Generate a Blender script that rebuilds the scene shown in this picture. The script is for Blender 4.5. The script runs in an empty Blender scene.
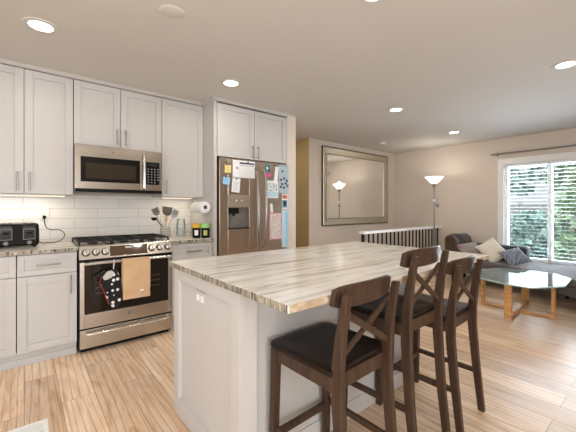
import bpy, bmesh, math, random
from mathutils import Vector, Matrix
random.seed(7)
sc = bpy.context.scene
COL = sc.collection
PI = math.pi
R = math.radians

# ------------------------------------------------------------------ camera, world, light, exposure
CAMH = 1.25
cd = bpy.data.cameras.new('camera'); cam = bpy.data.objects.new('camera', cd); COL.objects.link(cam)
cam.location = (0, 0, CAMH); cam.rotation_euler = (R(90), 0, R(-39.5))
cd.sensor_width = 36; cd.lens = 36*320/576; cd.shift_y = -8.5/576; cd.clip_start = 0.02
sc.camera = cam
sc.view_settings.view_transform = 'Standard'; sc.view_settings.look = 'None'
sc.view_settings.gamma = 1; sc.view_settings.exposure = -0.04; sc.view_settings.use_curve_mapping = False

w = bpy.data.worlds.new('sky'); sc.world = w; w.use_nodes = True
bg = w.node_tree.nodes['Background']; bg.inputs[0].default_value = (0.86, 0.93, 1.0, 1); bg.inputs[1].default_value = 0.85

sun = bpy.data.lights.new('sun', 'SUN'); sun.energy = 5.0; sun.angle = R(8); sun.color = (1, .96, .88)
so = bpy.data.objects.new('sun', sun); COL.objects.link(so); so.rotation_euler = (0, R(-28), R(15))   # lights the garden, not the room

def area(name, loc, size, power, color, rot=(0, 0, 0), size_y=None, shape=None, spread=PI):
    l = bpy.data.lights.new(name, 'AREA'); l.energy = power; l.color = color; l.size = size
    l.shape = shape or ('RECTANGLE' if size_y else 'SQUARE')
    if size_y: l.size_y = size_y
    l.spread = spread
    o = bpy.data.objects.new(name, l); COL.objects.link(o); o.location = loc; o.rotation_euler = rot
    return o
# daylight through the living room window
area('daylight', (6.52, 1.26, 1.2), 1.55, 140, (.76, .88, 1.0), (0, R(90), 0), 1.3)
# fill light added behind the camera, at an unseen opening
area('rear_fill', (-.65, -3.75, 1.1), 2.4, 125, (.92, .96, 1.0), (R(90), 0, 0), 2.0)
# fill added out of view: one at left, one aimed up at the ceiling
area('left_fill', (-2.35, .6, 1.1), 2.2, 28, (.92, .96, 1.0), (0, R(-90), 0), 2.0)
area('ceiling_fill', (-.6, -.8, 1.80), 1.4, 104, (.93, .97, 1.0), (R(180), 0, 0))
CAN_W = 4.5; WARM = (1.0, .92, .82)

# ------------------------------------------------------------------ materials
def mat(name, color=(.8, .8, .8), rough=.5, metal=0, spec=.5, emit=None, estr=0, coat=0, trans=0, ior=1.45, sheen=0):
    m = bpy.data.materials.new(name); m.use_nodes = True
    b = m.node_tree.nodes['Principled BSDF']
    b.inputs['Base Color'].default_value = (*color, 1); b.inputs['Roughness'].default_value = rough
    b.inputs['Metallic'].default_value = metal; b.inputs['Specular IOR Level'].default_value = spec
    b.inputs['Coat Weight'].default_value = coat; b.inputs['Transmission Weight'].default_value = trans
    b.inputs['IOR'].default_value = ior; b.inputs['Sheen Weight'].default_value = sheen
    if emit: b.inputs['Emission Color'].default_value = (*emit, 1); b.inputs['Emission Strength'].default_value = estr
    return m
def nodes(m): return m.node_tree.nodes, m.node_tree.links, m.node_tree.nodes['Principled BSDF']
def ramp(n, stops, interp='LINEAR'):
    r = n.new('ShaderNodeValToRGB'); e = r.color_ramp.elements; r.color_ramp.interpolation = interp
    while len(e) < len(stops): e.new(.5)
    for k, (p, c) in enumerate(stops): e[k].position = p; e[k].color = (*c, 1)
    return r
def coords(n, l, scale=(1, 1, 1), kind='Object', rot=(0, 0, 0)):
    t = n.new('ShaderNodeTexCoord'); mp = n.new('ShaderNodeMapping')
    mp.inputs['Scale'].default_value = scale; mp.inputs['Rotation'].default_value = rot
    l.new(t.outputs[kind], mp.inputs['Vector']); return mp.outputs['Vector']
def noise(n, l, vec, scale, detail=4, rough=.55, dist=0):
    t = n.new('ShaderNodeTexNoise'); t.inputs['Scale'].default_value = scale; t.inputs['Detail'].default_value = detail
    t.inputs['Roughness'].default_value = rough; t.inputs['Distortion'].default_value = dist
    l.new(vec, t.inputs['Vector']); return t
def bump(n, l, b, height, strength, dist=.002):
    u = n.new('ShaderNodeBump'); u.inputs['Strength'].default_value = strength; u.inputs['Distance'].default_value = dist
    l.new(height, u.inputs['Height']); l.new(u.outputs[0], b.inputs['Normal'])
def mixc(n, l, f, a, b, mode='MIX'):
    x = n.new('ShaderNodeMix'); x.data_type = 'RGBA'; x.blend_type = mode
    for sock, v in ((x.inputs[0], f), (x.inputs[6], a), (x.inputs[7], b)):
        if hasattr(v, 'links') or hasattr(v, 'is_output'): l.new(v, sock)
        elif isinstance(v, (int, float)): sock.default_value = v
        else: sock.default_value = (*v, 1)
    return x.outputs[2]

def paint(name, c, rough=.6, tex=.05):
    m = mat(name, c, rough); n, l, b = nodes(m)
    t = noise(n, l, coords(n, l), 220, 2); bump(n, l, b, t.outputs['Fac'], tex, .001); return m
M = {}
M['wall'] = paint('wall_paint', (.69, .61, .53))
M['ceiling'] = paint('ceiling_paint', (.60, .575, .54), .8)
M['ochre'] = paint('ochre_paint', (.46, .345, .17))
M['white'] = paint('cabinet_white', (.55, .53, .512), .38, .01)
M['trim'] = paint('trim_white', (.86, .85, .83), .4, .01)
M['steel'] = mat('brushed_steel', (.56, .52, .47), .27, 1)
n, l, b = nodes(M['steel']); t = noise(n, l, coords(n, l, (1.5, 1.5, 260)), 3, 3)
bump(n, l, b, t.outputs['Fac'], .08, .001)
M['fridge_steel'] = mat('brushed_fridge_steel', (.52, .43, .35), .28, 1)
n, l, b = nodes(M['fridge_steel']); t = noise(n, l, coords(n, l, (260, 1.5, 1.5)), 3, 3); bump(n, l, b, t.outputs['Fac'], .08, .001)
M['mw_steel'] = mat('microwave_steel', (.40, .355, .30), .27, 1)
M['fridge_handle'] = mat('fridge_handle_steel', (.34, .30, .27), .32, 1)
M['nickel'] = mat('satin_nickel', (.36, .34, .32), .3, 1)
M['chrome'] = mat('chrome', (.8, .79, .77), .15, 1)
M['black'] = mat('black_plastic', (.008, .0075, .007), .45, 0, .14)
M['blackgloss'] = mat('black_glass', (.008, .007, .007), .10, 0, .3)
M['iron'] = mat('cast_iron', (.016, .015, .014), .6, 0, .3)
M['ovenglass'] = mat('oven_glass', (.014, .009, .006), .05, 0, .5)
M['mwglass'] = mat('microwave_glass', (.030, .022, .015), .08, 0, .5)
M['grey'] = mat('grey_plastic', (.20, .18, .16), .4)
M['rubber'] = mat('dark_rubber', (.02, .02, .02), .7)
M['silverframe'] = mat('champagne_frame', (.50, .46, .37), .32, .8)
M['mirror'] = mat('mirror_glass', (.90, .90, .88), .01, 1)
M['lens'] = mat('lamp_lens', (1, 1, 1), .5, emit=(1, .96, .90), estr=9)
M['shade'] = mat('lit_glass_shade', (.95, .93, .9), .4, emit=(1, .93, .82), estr=1.6)
M['pewter'] = mat('pewter', (.30, .28, .25), .35, .9)
M['paper'] = mat('white_paper', (.82, .83, .84), .7)
M['yellow'] = mat('yellow_paper', (.85, .70, .22), .7)
M['blue'] = mat('blue_paper', (.30, .55, .78), .7)
M['paleblue'] = mat('pale_blue_paper', (.50, .66, .74), .7)
M['bluegrey'] = mat('blue_grey_paper', (.40, .50, .56), .7)
M['ink'] = mat('ink', (.05, .05, .06), .6)
M['greyink'] = mat('grey_ink', (.42, .42, .44), .7)
M['pink'] = mat('pink_plastic', (.80, .10, .24), .4)
M['teal'] = mat('teal_print', (.06, .22, .30), .5)
M['red'] = mat('red_print', (.62, .10, .08), .6)
M['lidyellow'] = mat('yellow_lid', (.68, .42, .05), .4)
M['lidgreen'] = mat('green_lid', (.30, .58, .22), .4)
M['tube'] = mat('cardboard', (.10, .07, .05), .8)
M['wood_spoon'] = mat('beech_wood', (.62, .43, .22), .5)
M['grass'] = paint('grass', (.10, .20, .04), .9)
M['fencewood'] = paint('weathered_fence', (.33, .33, .33), .8)
M['blind'] = mat('blind_slat', (.82, .86, .90), .45)

# glass: clear, with fresnel reflection and straight-through transparency
def glass(name, tint, refl=1.0, rough=.0, pale_sheen=0):
    m = bpy.data.materials.new(name); m.use_nodes = True; n = m.node_tree.nodes; l = m.node_tree.links; n.clear()
    o = n.new('ShaderNodeOutputMaterial'); mx = n.new('ShaderNodeMixShader'); tr = n.new('ShaderNodeBsdfTransparent')
    gl = n.new('ShaderNodeBsdfGlossy'); fr = n.new('ShaderNodeFresnel'); fr.inputs['IOR'].default_value = 1.5
    tr.inputs[0].default_value = (*tint, 1); gl.inputs['Roughness'].default_value = rough
    gl.inputs[0].default_value = (refl, refl, refl, 1)
    l.new(fr.outputs[0], mx.inputs[0]); l.new(tr.outputs[0], mx.inputs[1]); l.new(gl.outputs[0], mx.inputs[2])
    if pale_sheen:  # pale diffuse mixed in to imitate bright reflections on the glass
        df = n.new('ShaderNodeBsdfDiffuse'); df.inputs[0].default_value = (.66, .74, .74, 1); m2 = n.new('ShaderNodeMixShader'); m2.inputs[0].default_value = pale_sheen
        l.new(mx.outputs[0], m2.inputs[1]); l.new(df.outputs[0], m2.inputs[2]); l.new(m2.outputs[0], o.inputs[0])
    else: l.new(mx.outputs[0], o.inputs[0])
    return m
M['pane'] = glass('window_glass', (.97, .98, .98))
M['tableglass'] = glass('table_glass', (.88, .93, .92), .45, .04, .16)
M['jarglass'] = glass('jar_glass', (.96, .97, .96), .6, .02, .22)
M['glassedge'] = mat('glass_edge', (.42, .62, .60), .15, 0, .6)

# oak planks running along Y
def oak_floor():
    m = mat('oak_planks', rough=.36, spec=.5); n, l, b = nodes(m)
    v = coords(n, l, (1, 1, 1), 'Object', (0, 0, R(90)))
    br = n.new('ShaderNodeTexBrick'); l.new(v, br.inputs['Vector'])
    br.offset = .37; br.offset_frequency = 2
    br.inputs['Scale'].default_value = 1; br.inputs['Brick Width'].default_value = 1.25; br.inputs['Row Height'].default_value = .185
    br.inputs['Mortar Size'].default_value = .0014; br.inputs['Mortar Smooth'].default_value = .2; br.inputs['Bias'].default_value = 0
    br.inputs['Color1'].default_value = (0, 0, 0, 1); br.inputs['Color2'].default_value = (1, 1, 1, 1); br.inputs['Mortar'].default_value = (.5, .5, .5, 1)
    # per plank offset for the grain
    va = n.new('ShaderNodeVectorMath'); va.operation = 'MULTIPLY_ADD'
    t = n.new('ShaderNodeTexCoord'); l.new(br.outputs['Color'], va.inputs[0]); va.inputs[1].default_value = (7.3, 3.1, 0); l.new(t.outputs['Object'], va.inputs[2])
    mp = n.new('ShaderNodeMapping'); mp.inputs['Scale'].default_value = (9, 1.1, 1); l.new(va.outputs[0], mp.inputs['Vector'])
    g1 = noise(n, l, mp.outputs[0], .8, 7, .62, 2.6)
    wv = n.new('ShaderNodeTexWave'); wv.wave_type = 'BANDS'; wv.bands_direction = 'X'
    wv.inputs['Scale'].default_value = .9; wv.inputs['Distortion'].default_value = 14; wv.inputs['Detail'].default_value = 2; wv.inputs['Detail Scale'].default_value = .35; wv.inputs['Detail Roughness'].default_value = .4
    l.new(mp.outputs[0], wv.inputs['Vector'])
    mp2 = n.new('ShaderNodeMapping'); mp2.inputs['Scale'].default_value = (120, 4, 1); l.new(va.outputs[0], mp2.inputs['Vector'])
    g2 = noise(n, l, mp2.outputs[0], 1, 3, .6)
    r1 = ramp(n, [(.26, (.54, .34, .195)), (.45, (.84, .63, .44)), (.58, (.91, .74, .56)), (.75, (.95, .83, .69))]); l.new(g1.outputs['Fac'], r1.inputs[0])
    r2 = ramp(n, [(0, (.60, .49, .40)), (.22, (1, 1, 1)), (1, (1, 1, 1))]); l.new(wv.outputs['Fac'], r2.inputs[0])
    c = mixc(n, l, .55, r1.outputs[0], r2.outputs[0], 'MULTIPLY')
    r3 = ramp(n, [(0, (.80, .74, .70)), (1, (1.08, 1.06, 1.05))]); l.new(br.outputs['Color'], r3.inputs[0])
    c = mixc(n, l, 1, c, r3.outputs[0], 'MULTIPLY')
    r4 = ramp(n, [(.35, (.72, .66, .60)), (.55, (1, 1, 1))]); l.new(g2.outputs['Fac'], r4.inputs[0])
    c = mixc(n, l, .5, c, r4.outputs[0], 'MULTIPLY')
    c = mixc(n, l, br.outputs['Fac'], c, (.22, .12, .06))
    l.new(c, b.inputs['Base Color'])
    bump(n, l, b, g1.outputs['Fac'], .04, .002)
    return m
M['oak'] = oak_floor()

def granite():
    m = mat('veined_stone', rough=.16, spec=.5); n, l, b = nodes(m)
    v = coords(n, l, (1.0, 11, 2.0), 'Object', (0, 0, R(-7)))
    a = noise(n, l, v, 1.5, 9, .68, 1.1)
    v2 = coords(n, l, (2.2, 42, 5), 'Object', (0, 0, R(-4))); c2 = noise(n, l, v2, 1.0, 6, .65, .5)
    v3 = coords(n, l, (1, 1.6, 1)); c3 = noise(n, l, v3, 2.2, 3)
    r1 = ramp(n, [(.30, (.37, .335, .30)), (.40, (.58, .545, .505)), (.49, (.79, .775, .75)), (.70, (.88, .87, .85))]); l.new(a.outputs['Fac'], r1.inputs[0])
    r2 = ramp(n, [(.32, (.60, .565, .53)), (.47, (1, 1, 1))]); l.new(c2.outputs['Fac'], r2.inputs[0])
    c = mixc(n, l, .55, r1.outputs[0], r2.outputs[0], 'MULTIPLY')
    r3 = ramp(n, [(.35, (.90, .86, .80)), (.65, (1, 1, 1))]); l.new(c3.outputs['Fac'], r3.inputs[0])
    c = mixc(n, l, 1, c, r3.outputs[0], 'MULTIPLY'); l.new(c, b.inputs['Base Color']); return m
M['stone'] = granite()

def tiles():
    m = mat('white_tile', rough=.12, spec=.5); n, l, b = nodes(m)
    v = coords(n, l, (1, 1, 1), 'Object', (R(90), 0, 0))
    mv = n.new('ShaderNodeVectorMath'); mv.inputs[1].default_value = (.008, .042, 0); l.new(v, mv.inputs[0]); v = mv.outputs[0]
    br = n.new('ShaderNodeTexBrick'); l.new(v, br.inputs['Vector']); br.offset = .5
    br.inputs['Scale'].default_value = 1; br.inputs['Brick Width'].default_value = .40; br.inputs['Row Height'].default_value = .10
    br.inputs['Mortar Size'].default_value = .0026; br.inputs['Mortar Smooth'].default_value = .3
    br.inputs['Color1'].default_value = (.80, .785, .76, 1); br.inputs['Color2'].default_value = (.76, .745, .72, 1); br.inputs['Mortar'].default_value = (.54, .52, .49, 1)
    l.new(br.outputs['Color'], b.inputs['Base Color'])
    inv = n.new('ShaderNodeMath'); inv.operation = 'SUBTRACT'; inv.inputs[0].default_value = 1; l.new(br.outputs['Fac'], inv.inputs[1])
    bump(n, l, b, inv.outputs[0], .5, .002); return m
M['tile'] = tiles()

def wood(name, c1, c2, rough, sc_=(60, 60, 4), spec=.5):
    m = mat(name, rough=rough, spec=spec); n, l, b = nodes(m)
    t = noise(n, l, coords(n, l, sc_), 1, 4, .6, .6); r = ramp(n, [(.38, c1), (.62, c2)]); l.new(t.outputs['Fac'], r.inputs[0])
    l.new(r.outputs[0], b.inputs['Base Color']); return m
M['espresso'] = wood('espresso_stain', (.044, .024, .015), (.072, .042, .027), .34, (60, 60, 4), .3)
M['seatwood'] = wood('espresso_seat', (.010, .0055, .004), (.017, .010, .007), .34, (60, 4, 60), .22)
M['oakleg'] = wood('honey_oak', (.52, .25, .085), (.68, .37, .15), .4, (8, 8, 40))

def fabric(name, c, c2=None, scale=300, rough=.95):
    m = mat(name, c, rough, sheen=.2, spec=.2); n, l, b = nodes(m)
    t = noise(n, l, coords(n, l), scale, 2); bump(n, l, b, t.outputs['Fac'], .25, .002)
    if c2:
        t2 = noise(n, l, coords(n, l), 9, 4); r = ramp(n, [(.35, c), (.65, c2)]); l.new(t2.outputs['Fac'], r.inputs[0]); l.new(r.outputs[0], b.inputs['Base Color'])
    return m
M['sofa'] = fabric('grey_sofa', (.115, .102, .102), (.135, .12, .12))
M['sofadark'] = fabric('charcoal_sofa', (.045, .045, .055), (.06, .06, .07))
M['sofabrown'] = fabric('brown_throw', (.060, .038, .026), (.085, .055, .04))
M['blackband'] = fabric('black_band', (.018, .015, .014))
M['cream'] = fabric('cream_cushion', (.76, .69, .58))
M['towel'] = fabric('tan_towel', (.58, .37, .21), (.64, .43, .26), 160)
M['toweltag'] = mat('towel_tag', (.85, .83, .8), .8)
def striped(name, c1, c2, scale, axis='X', dist=0):
    m = fabric(name, c1); n, l, b = nodes(m)
    wv = n.new('ShaderNodeTexWave'); wv.bands_direction = axis; wv.inputs['Scale'].default_value = scale
    wv.inputs['Distortion'].default_value = dist; wv.inputs['Detail'].default_value = 2
    l.new(coords(n, l, (1, 1, 1), 'Object'), wv.inputs['Vector'])
    r = ramp(n, [(.4, c1), (.6, c2)]); l.new(wv.outputs['Fac'], r.inputs[0]); l.new(r.outputs[0], b.inputs['Base Color']); return m
M['stripe'] = striped('striped_cushion', (.22, .17, .15), (.34, .28, .26), 14, 'X')
M['bluepattern'] = striped('blue_cushion', (.15, .18, .23), (.27, .31, .37), 7, 'Y', 14)
def dotted():
    m = fabric('polka_dot_cloth', (.015, .014, .016)); n, l, b = nodes(m)
    v = coords(n, l, (1, 0, 1)); vo = n.new('ShaderNodeTexVoronoi'); vo.inputs['Scale'].default_value = 21; vo.inputs['Randomness'].default_value = .45
    l.new(v, vo.inputs['Vector']); r = ramp(n, [(.29, (.85, .84, .82)), (.32, (.015, .014, .016))]); l.new(vo.outputs['Distance'], r.inputs[0])
    l.new(r.outputs[0], b.inputs['Base Color']); return m
M['dots'] = dotted()
def speckle(name, stops, scale, kind='Object'):
    m = mat(name, rough=.7); n, l, b = nodes(m)
    t = noise(n, l, coords(n, l), scale, 3, .7); r = ramp(n, stops, 'CONSTANT'); l.new(t.outputs['Fac'], r.inputs[0]); l.new(r.outputs[0], b.inputs['Base Color']); return m
M['drawing'] = speckle('crayon_drawing', [(0, (.15, .50, .58)), (.36, (.80, .22, .34)), (.44, (.82, .72, .70)), (.52, (.12, .48, .56)), (.57, (.84, .55, .12)), (.63, (.75, .14, .30))], 30)
M['photo'] = speckle('snapshot_print', [(0, (.10, .11, .12)), (.42, (.45, .50, .52)), (.5, (.80, .82, .82)), (.62, (.30, .36, .38))], 30)
M['marbled'] = M['stone']
def foliage(name, c1, c2, scale=14):
    m = mat(name, rough=.7); n, l, b = nodes(m)
    t = noise(n, l, coords(n, l), scale, 4); r = ramp(n, [(.35, c1), (.65, c2)]); l.new(t.outputs['Fac'], r.inputs[0]); l.new(r.outputs[0], b.inputs['Base Color']); return m
M['leaf'] = foliage('green_leaves', (.17, .29, .17), (.36, .50, .32))
M['leafblue'] = foliage('blue_green_leaves', (.14, .30, .28), (.36, .54, .50))

# ------------------------------------------------------------------ mesh builder
def root_of(o):
    while o.parent: o = o.parent
    return o
def root_matrix(o):
    r = root_of(o); return Matrix.Translation(r.location) @ r.rotation_euler.to_matrix().to_4x4()
class MB:
    def __init__(s): s.bm = bmesh.new()
    def box(s, x0, x1, y0, y1, z0, z1, rot=None, piv=None):
        vs = [s.bm.verts.new((x, y, z)) for x in (x0, x1) for y in (y0, y1) for z in (z0, z1)]
        for f in ((0, 1, 3, 2), (4, 6, 7, 5), (0, 4, 5, 1), (2, 3, 7, 6), (0, 2, 6, 4), (1, 5, 7, 3)):
            s.bm.faces.new([vs[i] for i in f])
        if rot is not None:
            bmesh.ops.rotate(s.bm, verts=vs, cent=piv or ((x0+x1)/2, (y0+y1)/2, (z0+z1)/2), matrix=rot)
        return s
    def quad(s, *p): s.bm.faces.new([s.bm.verts.new(q) for q in p]); return s
    def rings(s, rings, cap=True):
        rs = [[s.bm.verts.new(p) for p in r] for r in rings]; k = len(rs[0])
        for a, b in zip(rs, rs[1:]):
            for i in range(k): s.bm.faces.new((a[i], a[(i+1) % k], b[(i+1) % k], b[i]))
        if cap: s.bm.faces.new(rs[0][::-1]); s.bm.faces.new(rs[-1])
        return s
    def cyl(s, p0, p1, r0, r1=None, seg=20):
        r1 = r0 if r1 is None else r1; p0, p1 = Vector(p0), Vector(p1); d = (p1-p0).normalized()
        u = d.orthogonal().normalized(); v = d.cross(u)
        ring = lambda p, r: [p+(u*math.cos(2*PI*i/seg)+v*math.sin(2*PI*i/seg))*r for i in range(seg)]
        return s.rings([ring(p0, r0), ring(p1, r1)])
    def tube(s, pts, r, seg=10):
        pts = [Vector(p) for p in pts]; rings = []; u = None
        for i, p in enumerate(pts):
            d = (pts[min(i+1, len(pts)-1)]-pts[max(i-1, 0)]).normalized()
            u = d.orthogonal().normalized() if u is None else (u-d*u.dot(d)).normalized(); v = d.cross(u)
            rr = r[i] if isinstance(r, (list, tuple)) else r
            rings.append([p+(u*math.cos(2*PI*k/seg)+v*math.sin(2*PI*k/seg))*rr for k in range(seg)])
        return s.rings(rings)
    def lathe(s, prof, c, seg=32, cap=True):
        return s.rings([[(c[0]+r*math.cos(2*PI*k/seg), c[1]+r*math.sin(2*PI*k/seg), c[2]+z) for k in range(seg)] for r, z in prof], cap)
    def prism(s, poly, a, b, axis='z'):
        f = {'z': lambda p, t: (p[0], p[1], t), 'x': lambda p, t: (t, p[0], p[1]), 'y': lambda p, t: (p[0], t, p[1])}[axis]
        return s.rings([[f(p, a) for p in poly], [f(p, b) for p in poly]])
    def bar(s, p0, p1, wdt, th, up=(0, 0, 1)):
        p0, p1 = Vector(p0), Vector(p1); d = (p1-p0).normalized(); u = Vector(up); u = (u-d*u.dot(d)).normalized(); v = d.cross(u)
        q = lambda p: [p+u*a*wdt/2+v*c*th/2 for a, c in ((1, 1), (1, -1), (-1, -1), (-1, 1))]
        return s.rings([q(p0), q(p1)])
    def build(s, name, m, parent=None, bevel=0, smooth=False, world=True, sub=0, seg=2):
        bmesh.ops.recalc_face_normals(s.bm, faces=s.bm.faces)
        me = bpy.data.meshes.new(name)
        if parent is not None and world: bmesh.ops.transform(s.bm, matrix=root_matrix(parent).inverted(), verts=s.bm.verts)
        s.bm.to_mesh(me); s.bm.free(); me.materials.append(M[m] if isinstance(m, str) else m)
        o = bpy.data.objects.new(name, me); COL.objects.link(o)
        if parent is not None: o.parent = parent
        if smooth:
            for p in me.polygons: p.use_smooth = True
        if sub:
            d = o.modifiers.new('s', 'SUBSURF'); d.levels = d.render_levels = sub
        if bevel:
            d = o.modifiers.new('b', 'BEVEL'); d.width = bevel; d.segments = seg; d.limit_method = 'ANGLE'; d.angle_limit = R(35)
        if smooth == 'auto' or (smooth and not sub):
            me.set_sharp_from_angle(angle=R(40))
        return o
def thing(name, label, cat, loc=(0, 0, 0), rz=0, group=None):
    o = bpy.data.objects.new(name, None); COL.objects.link(o); o.location = loc; o.rotation_euler = (0, 0, rz)
    o.empty_display_size = .1
    return tag(o, label, cat, group)
def tag(o, label, cat, group=None):
    o['label'] = label; o['category'] = cat
    if group: o['group'] = group
    return o
def struct(o): o['kind'] = 'structure'; return o
def lab(o, t): o['label'] = t; return o
def copy_tree(o, parent=None):
    c = o.copy(); COL.objects.link(c)
    if parent: c.parent = parent
    for ch in list(o.children): copy_tree(ch, c)
    return c
def grid_sheet(mb, fn, nu, nv, th):
    """a cloth of thickness th: fn(u,v) gives (point, normal)"""
    A = [[None]*(nv+1) for _ in range(nu+1)]; B = [[None]*(nv+1) for _ in range(nu+1)]
    for i in range(nu+1):
        for j in range(nv+1):
            p, nn = fn(i/nu, j/nv); p = Vector(p); nn = Vector(nn).normalized()
            A[i][j] = mb.bm.verts.new(p+nn*th/2); B[i][j] = mb.bm.verts.new(p-nn*th/2)
    for i in range(nu):
        for j in range(nv):
            mb.bm.faces.new((A[i][j], A[i+1][j], A[i+1][j+1], A[i][j+1])); mb.bm.faces.new((B[i][j], B[i][j+1], B[i+1][j+1], B[i+1][j]))
    for i in range(nu):
        for j in (0, nv): mb.bm.faces.new((A[i][j], B[i][j], B[i+1][j], A[i+1][j]))
    for j in range(nv):
        for i in (0, nu): mb.bm.faces.new((A[i][j], A[i][j+1], B[i][j+1], B[i][j]))
    return mb

# ------------------------------------------------------------------ the room
H = 2.445; WK = 3.86; WM = 4.0; WR = 6.37; XL = -2.2; YB = -3.6
SX0, SX1, SY0 = 3.95, 6.30, 3.02           # stairwell opening
m = MB()
for x0, x1, y0, y1 in ((XL, SX0, YB, 5.2), (SX1, WR+.12, YB, WM), (SX0, SX1, YB, SY0)):
    m.box(x0, x1, y0, y1, -.12, 0)
struct(m.build('floor', 'oak'))
m = MB().box(XL, WR+.12, YB, 5.2, H, H+.1); struct(m.build('ceiling', 'ceiling'))
struct(MB().box(XL, 2.64, WK, WK+.12, 0, H).build('wall_kitchen', 'wall'))
m = MB().box(XL-.12, -1.9, YB-.12, YB, 0, H).box(.6, WR+.12, YB-.12, YB, 0, H).box(-1.9, .6, YB-.12, YB, 2.1, H)
struct(m.build('wall_rear', 'wall'))
struct(MB().box(XL-.12, XL, YB, -.6, 0, H).box(XL-.12, XL, 1.8, WK+.12, 0, H).box(XL-.12, XL, -.6, 1.8, 2.1, H).build('wall_left', 'wall'))
struct(MB().box(2.63, 2.775, 3.205, 5.2, 0, H).build('wall_fridge_side', 'wall'))
struct(MB().box(3.765, WR+.12, WM, WM+.12, -2.3, H).build('wall_back', 'wall'))
struct(MB().box(2.775, 5.2, 4.42, 4.54, 0, H).box(3.757, 3.765, WM+.001, 4.42, 0, H).build('wall_hall', 'ochre'))
area('hall_fill', (3.1, 4.2, H-.02), .12, 2.6, WARM, shape='DISK')  # unseen lamp added to brighten the hall wall
m = MB().box(SX0-.1, SX0, SY0, WM, -2.3, -.12).box(SX1, SX1+.1, SY0, WM, -2.3, -.12).box(SX0, SX1, SY0-.1, SY0, -2.3, -.12)
struct(m.build('wall_stairwell', 'wall'))
m = MB()
for k in range(8): m.box(SX0+.05+k*.2, SX0+.25+k*.2, SY0, WM, -2.3, -.19*(k+1))
struct(m.build('trim_6', 'oak'))
# window wall with an opening
WY0, WY1, WZ0, WZ1 = .655, 1.885, .37, 1.985
m = MB().box(WR, WR+.14, YB, WY0, 0, H).box(WR, WR+.14, WY1, WM, 0, H).box(WR, WR+.14, WY0, WY1, 0, WZ0).box(WR, WR+.14, WY0, WY1, WZ1, H)
struct(m.build('wall_right', 'wall'))
# window frame, sash and panes
wroot = MB()
wroot.box(WR-.025, WR, WY0-.09, WY0, WZ0-.02, WZ1+.10).box(WR-.025, WR, WY1, WY1+.09, WZ0-.02, WZ1+.10).box(WR-.025, WR, WY0, WY1, WZ1, WZ1+.10)
win = struct(wroot.build('window_1', 'trim', bevel=.003))
m = MB().box(WR-.06, WR+.14, WY0-.12, WY1+.12, WZ0-.05, WZ0-.02); m.build('window_sill', 'trim', win, .004)
m = MB(); fx0, fx1 = WR+.06, WR+.11; MY = 1.272
m.box(fx0, fx1, WY0, WY0+.045, WZ0, WZ1).box(fx0, fx1, WY1-.045, WY1, WZ0, WZ1).box(fx0, fx1, WY0, WY1, WZ0-.02, WZ0+.05).box(fx0, fx1, WY0, WY1, WZ1-.045, WZ1)
m.box(fx0-.01, fx1, MY-.03, MY+.03, WZ0, WZ1).build('sash', 'trim', win, .003)
for a, b_ in ((WY0+.045, MY-.03), (MY+.03, WY1-.045)):
    MB().box(fx0+.02, fx0+.026, a, b_, WZ0+.05, WZ1-.045).build('pane', 'pane', win)
# blinds (hang inside the opening)
def blind(y0, y1, label):
    r = thing('window_blind', label, 'blind', (WR+.025, (y0+y1)/2, WZ0), 0, 'white window blinds')
    MB().box(WR, WR+.05, y0, y1, WZ1-.045, WZ1-.003).build('headrail', 'blind', r, .003)
    m = MB(); nsl = 26; top, bot = WZ1-.075, WZ0+.05
    for k in range(nsl):
        z = bot+(top-bot)*k/(nsl-1); a = R(4)
        m.box(WR+.003, WR+.047, y0+.004, y1-.004, z-.0011, z+.0011, Matrix.Rotation(a, 3, 'Y'))
    m.build('slats', 'blind', r)
    MB().box(WR+.008, WR+.042, y0+.004, y1-.004, WZ0+.004, WZ0+.026).build('bottom_rail', 'blind', r, .003)
    for f in (.15, .85):
        MB().box(WR+.0245, WR+.0255, y0+(y1-y0)*f-.001, y0+(y1-y0)*f+.001, WZ0+.02, WZ1-.03).build('cord', 'blind', r)
    MB().cyl((WR-.004, y0+(y1-y0)*.92, 1.15), (WR-.004, y0+(y1-y0)*.92, WZ1-.04), .004).build('wand', 'blind', r)
blind(MY+.005, WY1-.004, 'white slatted blind over the window pane nearest the floor lamp')
blind(WY0+.004, MY-.005, 'white slatted blind over the window pane farther from the lamp')
# curtain rod
r = thing('curtain_rod', 'thin dark metal curtain rod above the window', 'curtain rod', (WR, 1.3, 2.17))
MB().cyl((WR-.08, 2.045, 2.168), (WR-.08, .45, 2.168), .014).build('rod', 'pewter', r, smooth=True)
MB().lathe([(.0, -.022), (.016, -.016), (.02, 0), (.016, .016), (0, .022)], (WR-.08, 2.045, 2.168), 16).build('finial', 'pewter', r, smooth=True)
for y in (1.98, .6): MB().cyl((WR, y, 2.172), (WR-.08, y, 2.172), .007).box(WR-.006, WR, y-.015, y+.015, 2.14, 2.205).build('bracket', 'pewter', r)
# baseboards
struct(MB().box(WR-.014, WR, YB, WM, 0, .1).build('baseboard_right', 'trim', bevel=.003))
struct(MB().box(SX1, WR-.014, WM-.014, WM, 0, .1).build('baseboard_back', 'trim', bevel=.003))
struct(MB().box(2.775, 3.765, 4.406, 4.42, 0, .1).build('baseboard_hall', 'trim', bevel=.003))
# backsplash
struct(MB().box(-1.3, 1.598, WK-.012, WK, .915, 1.372).build('trim_1', 'tile'))
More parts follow.
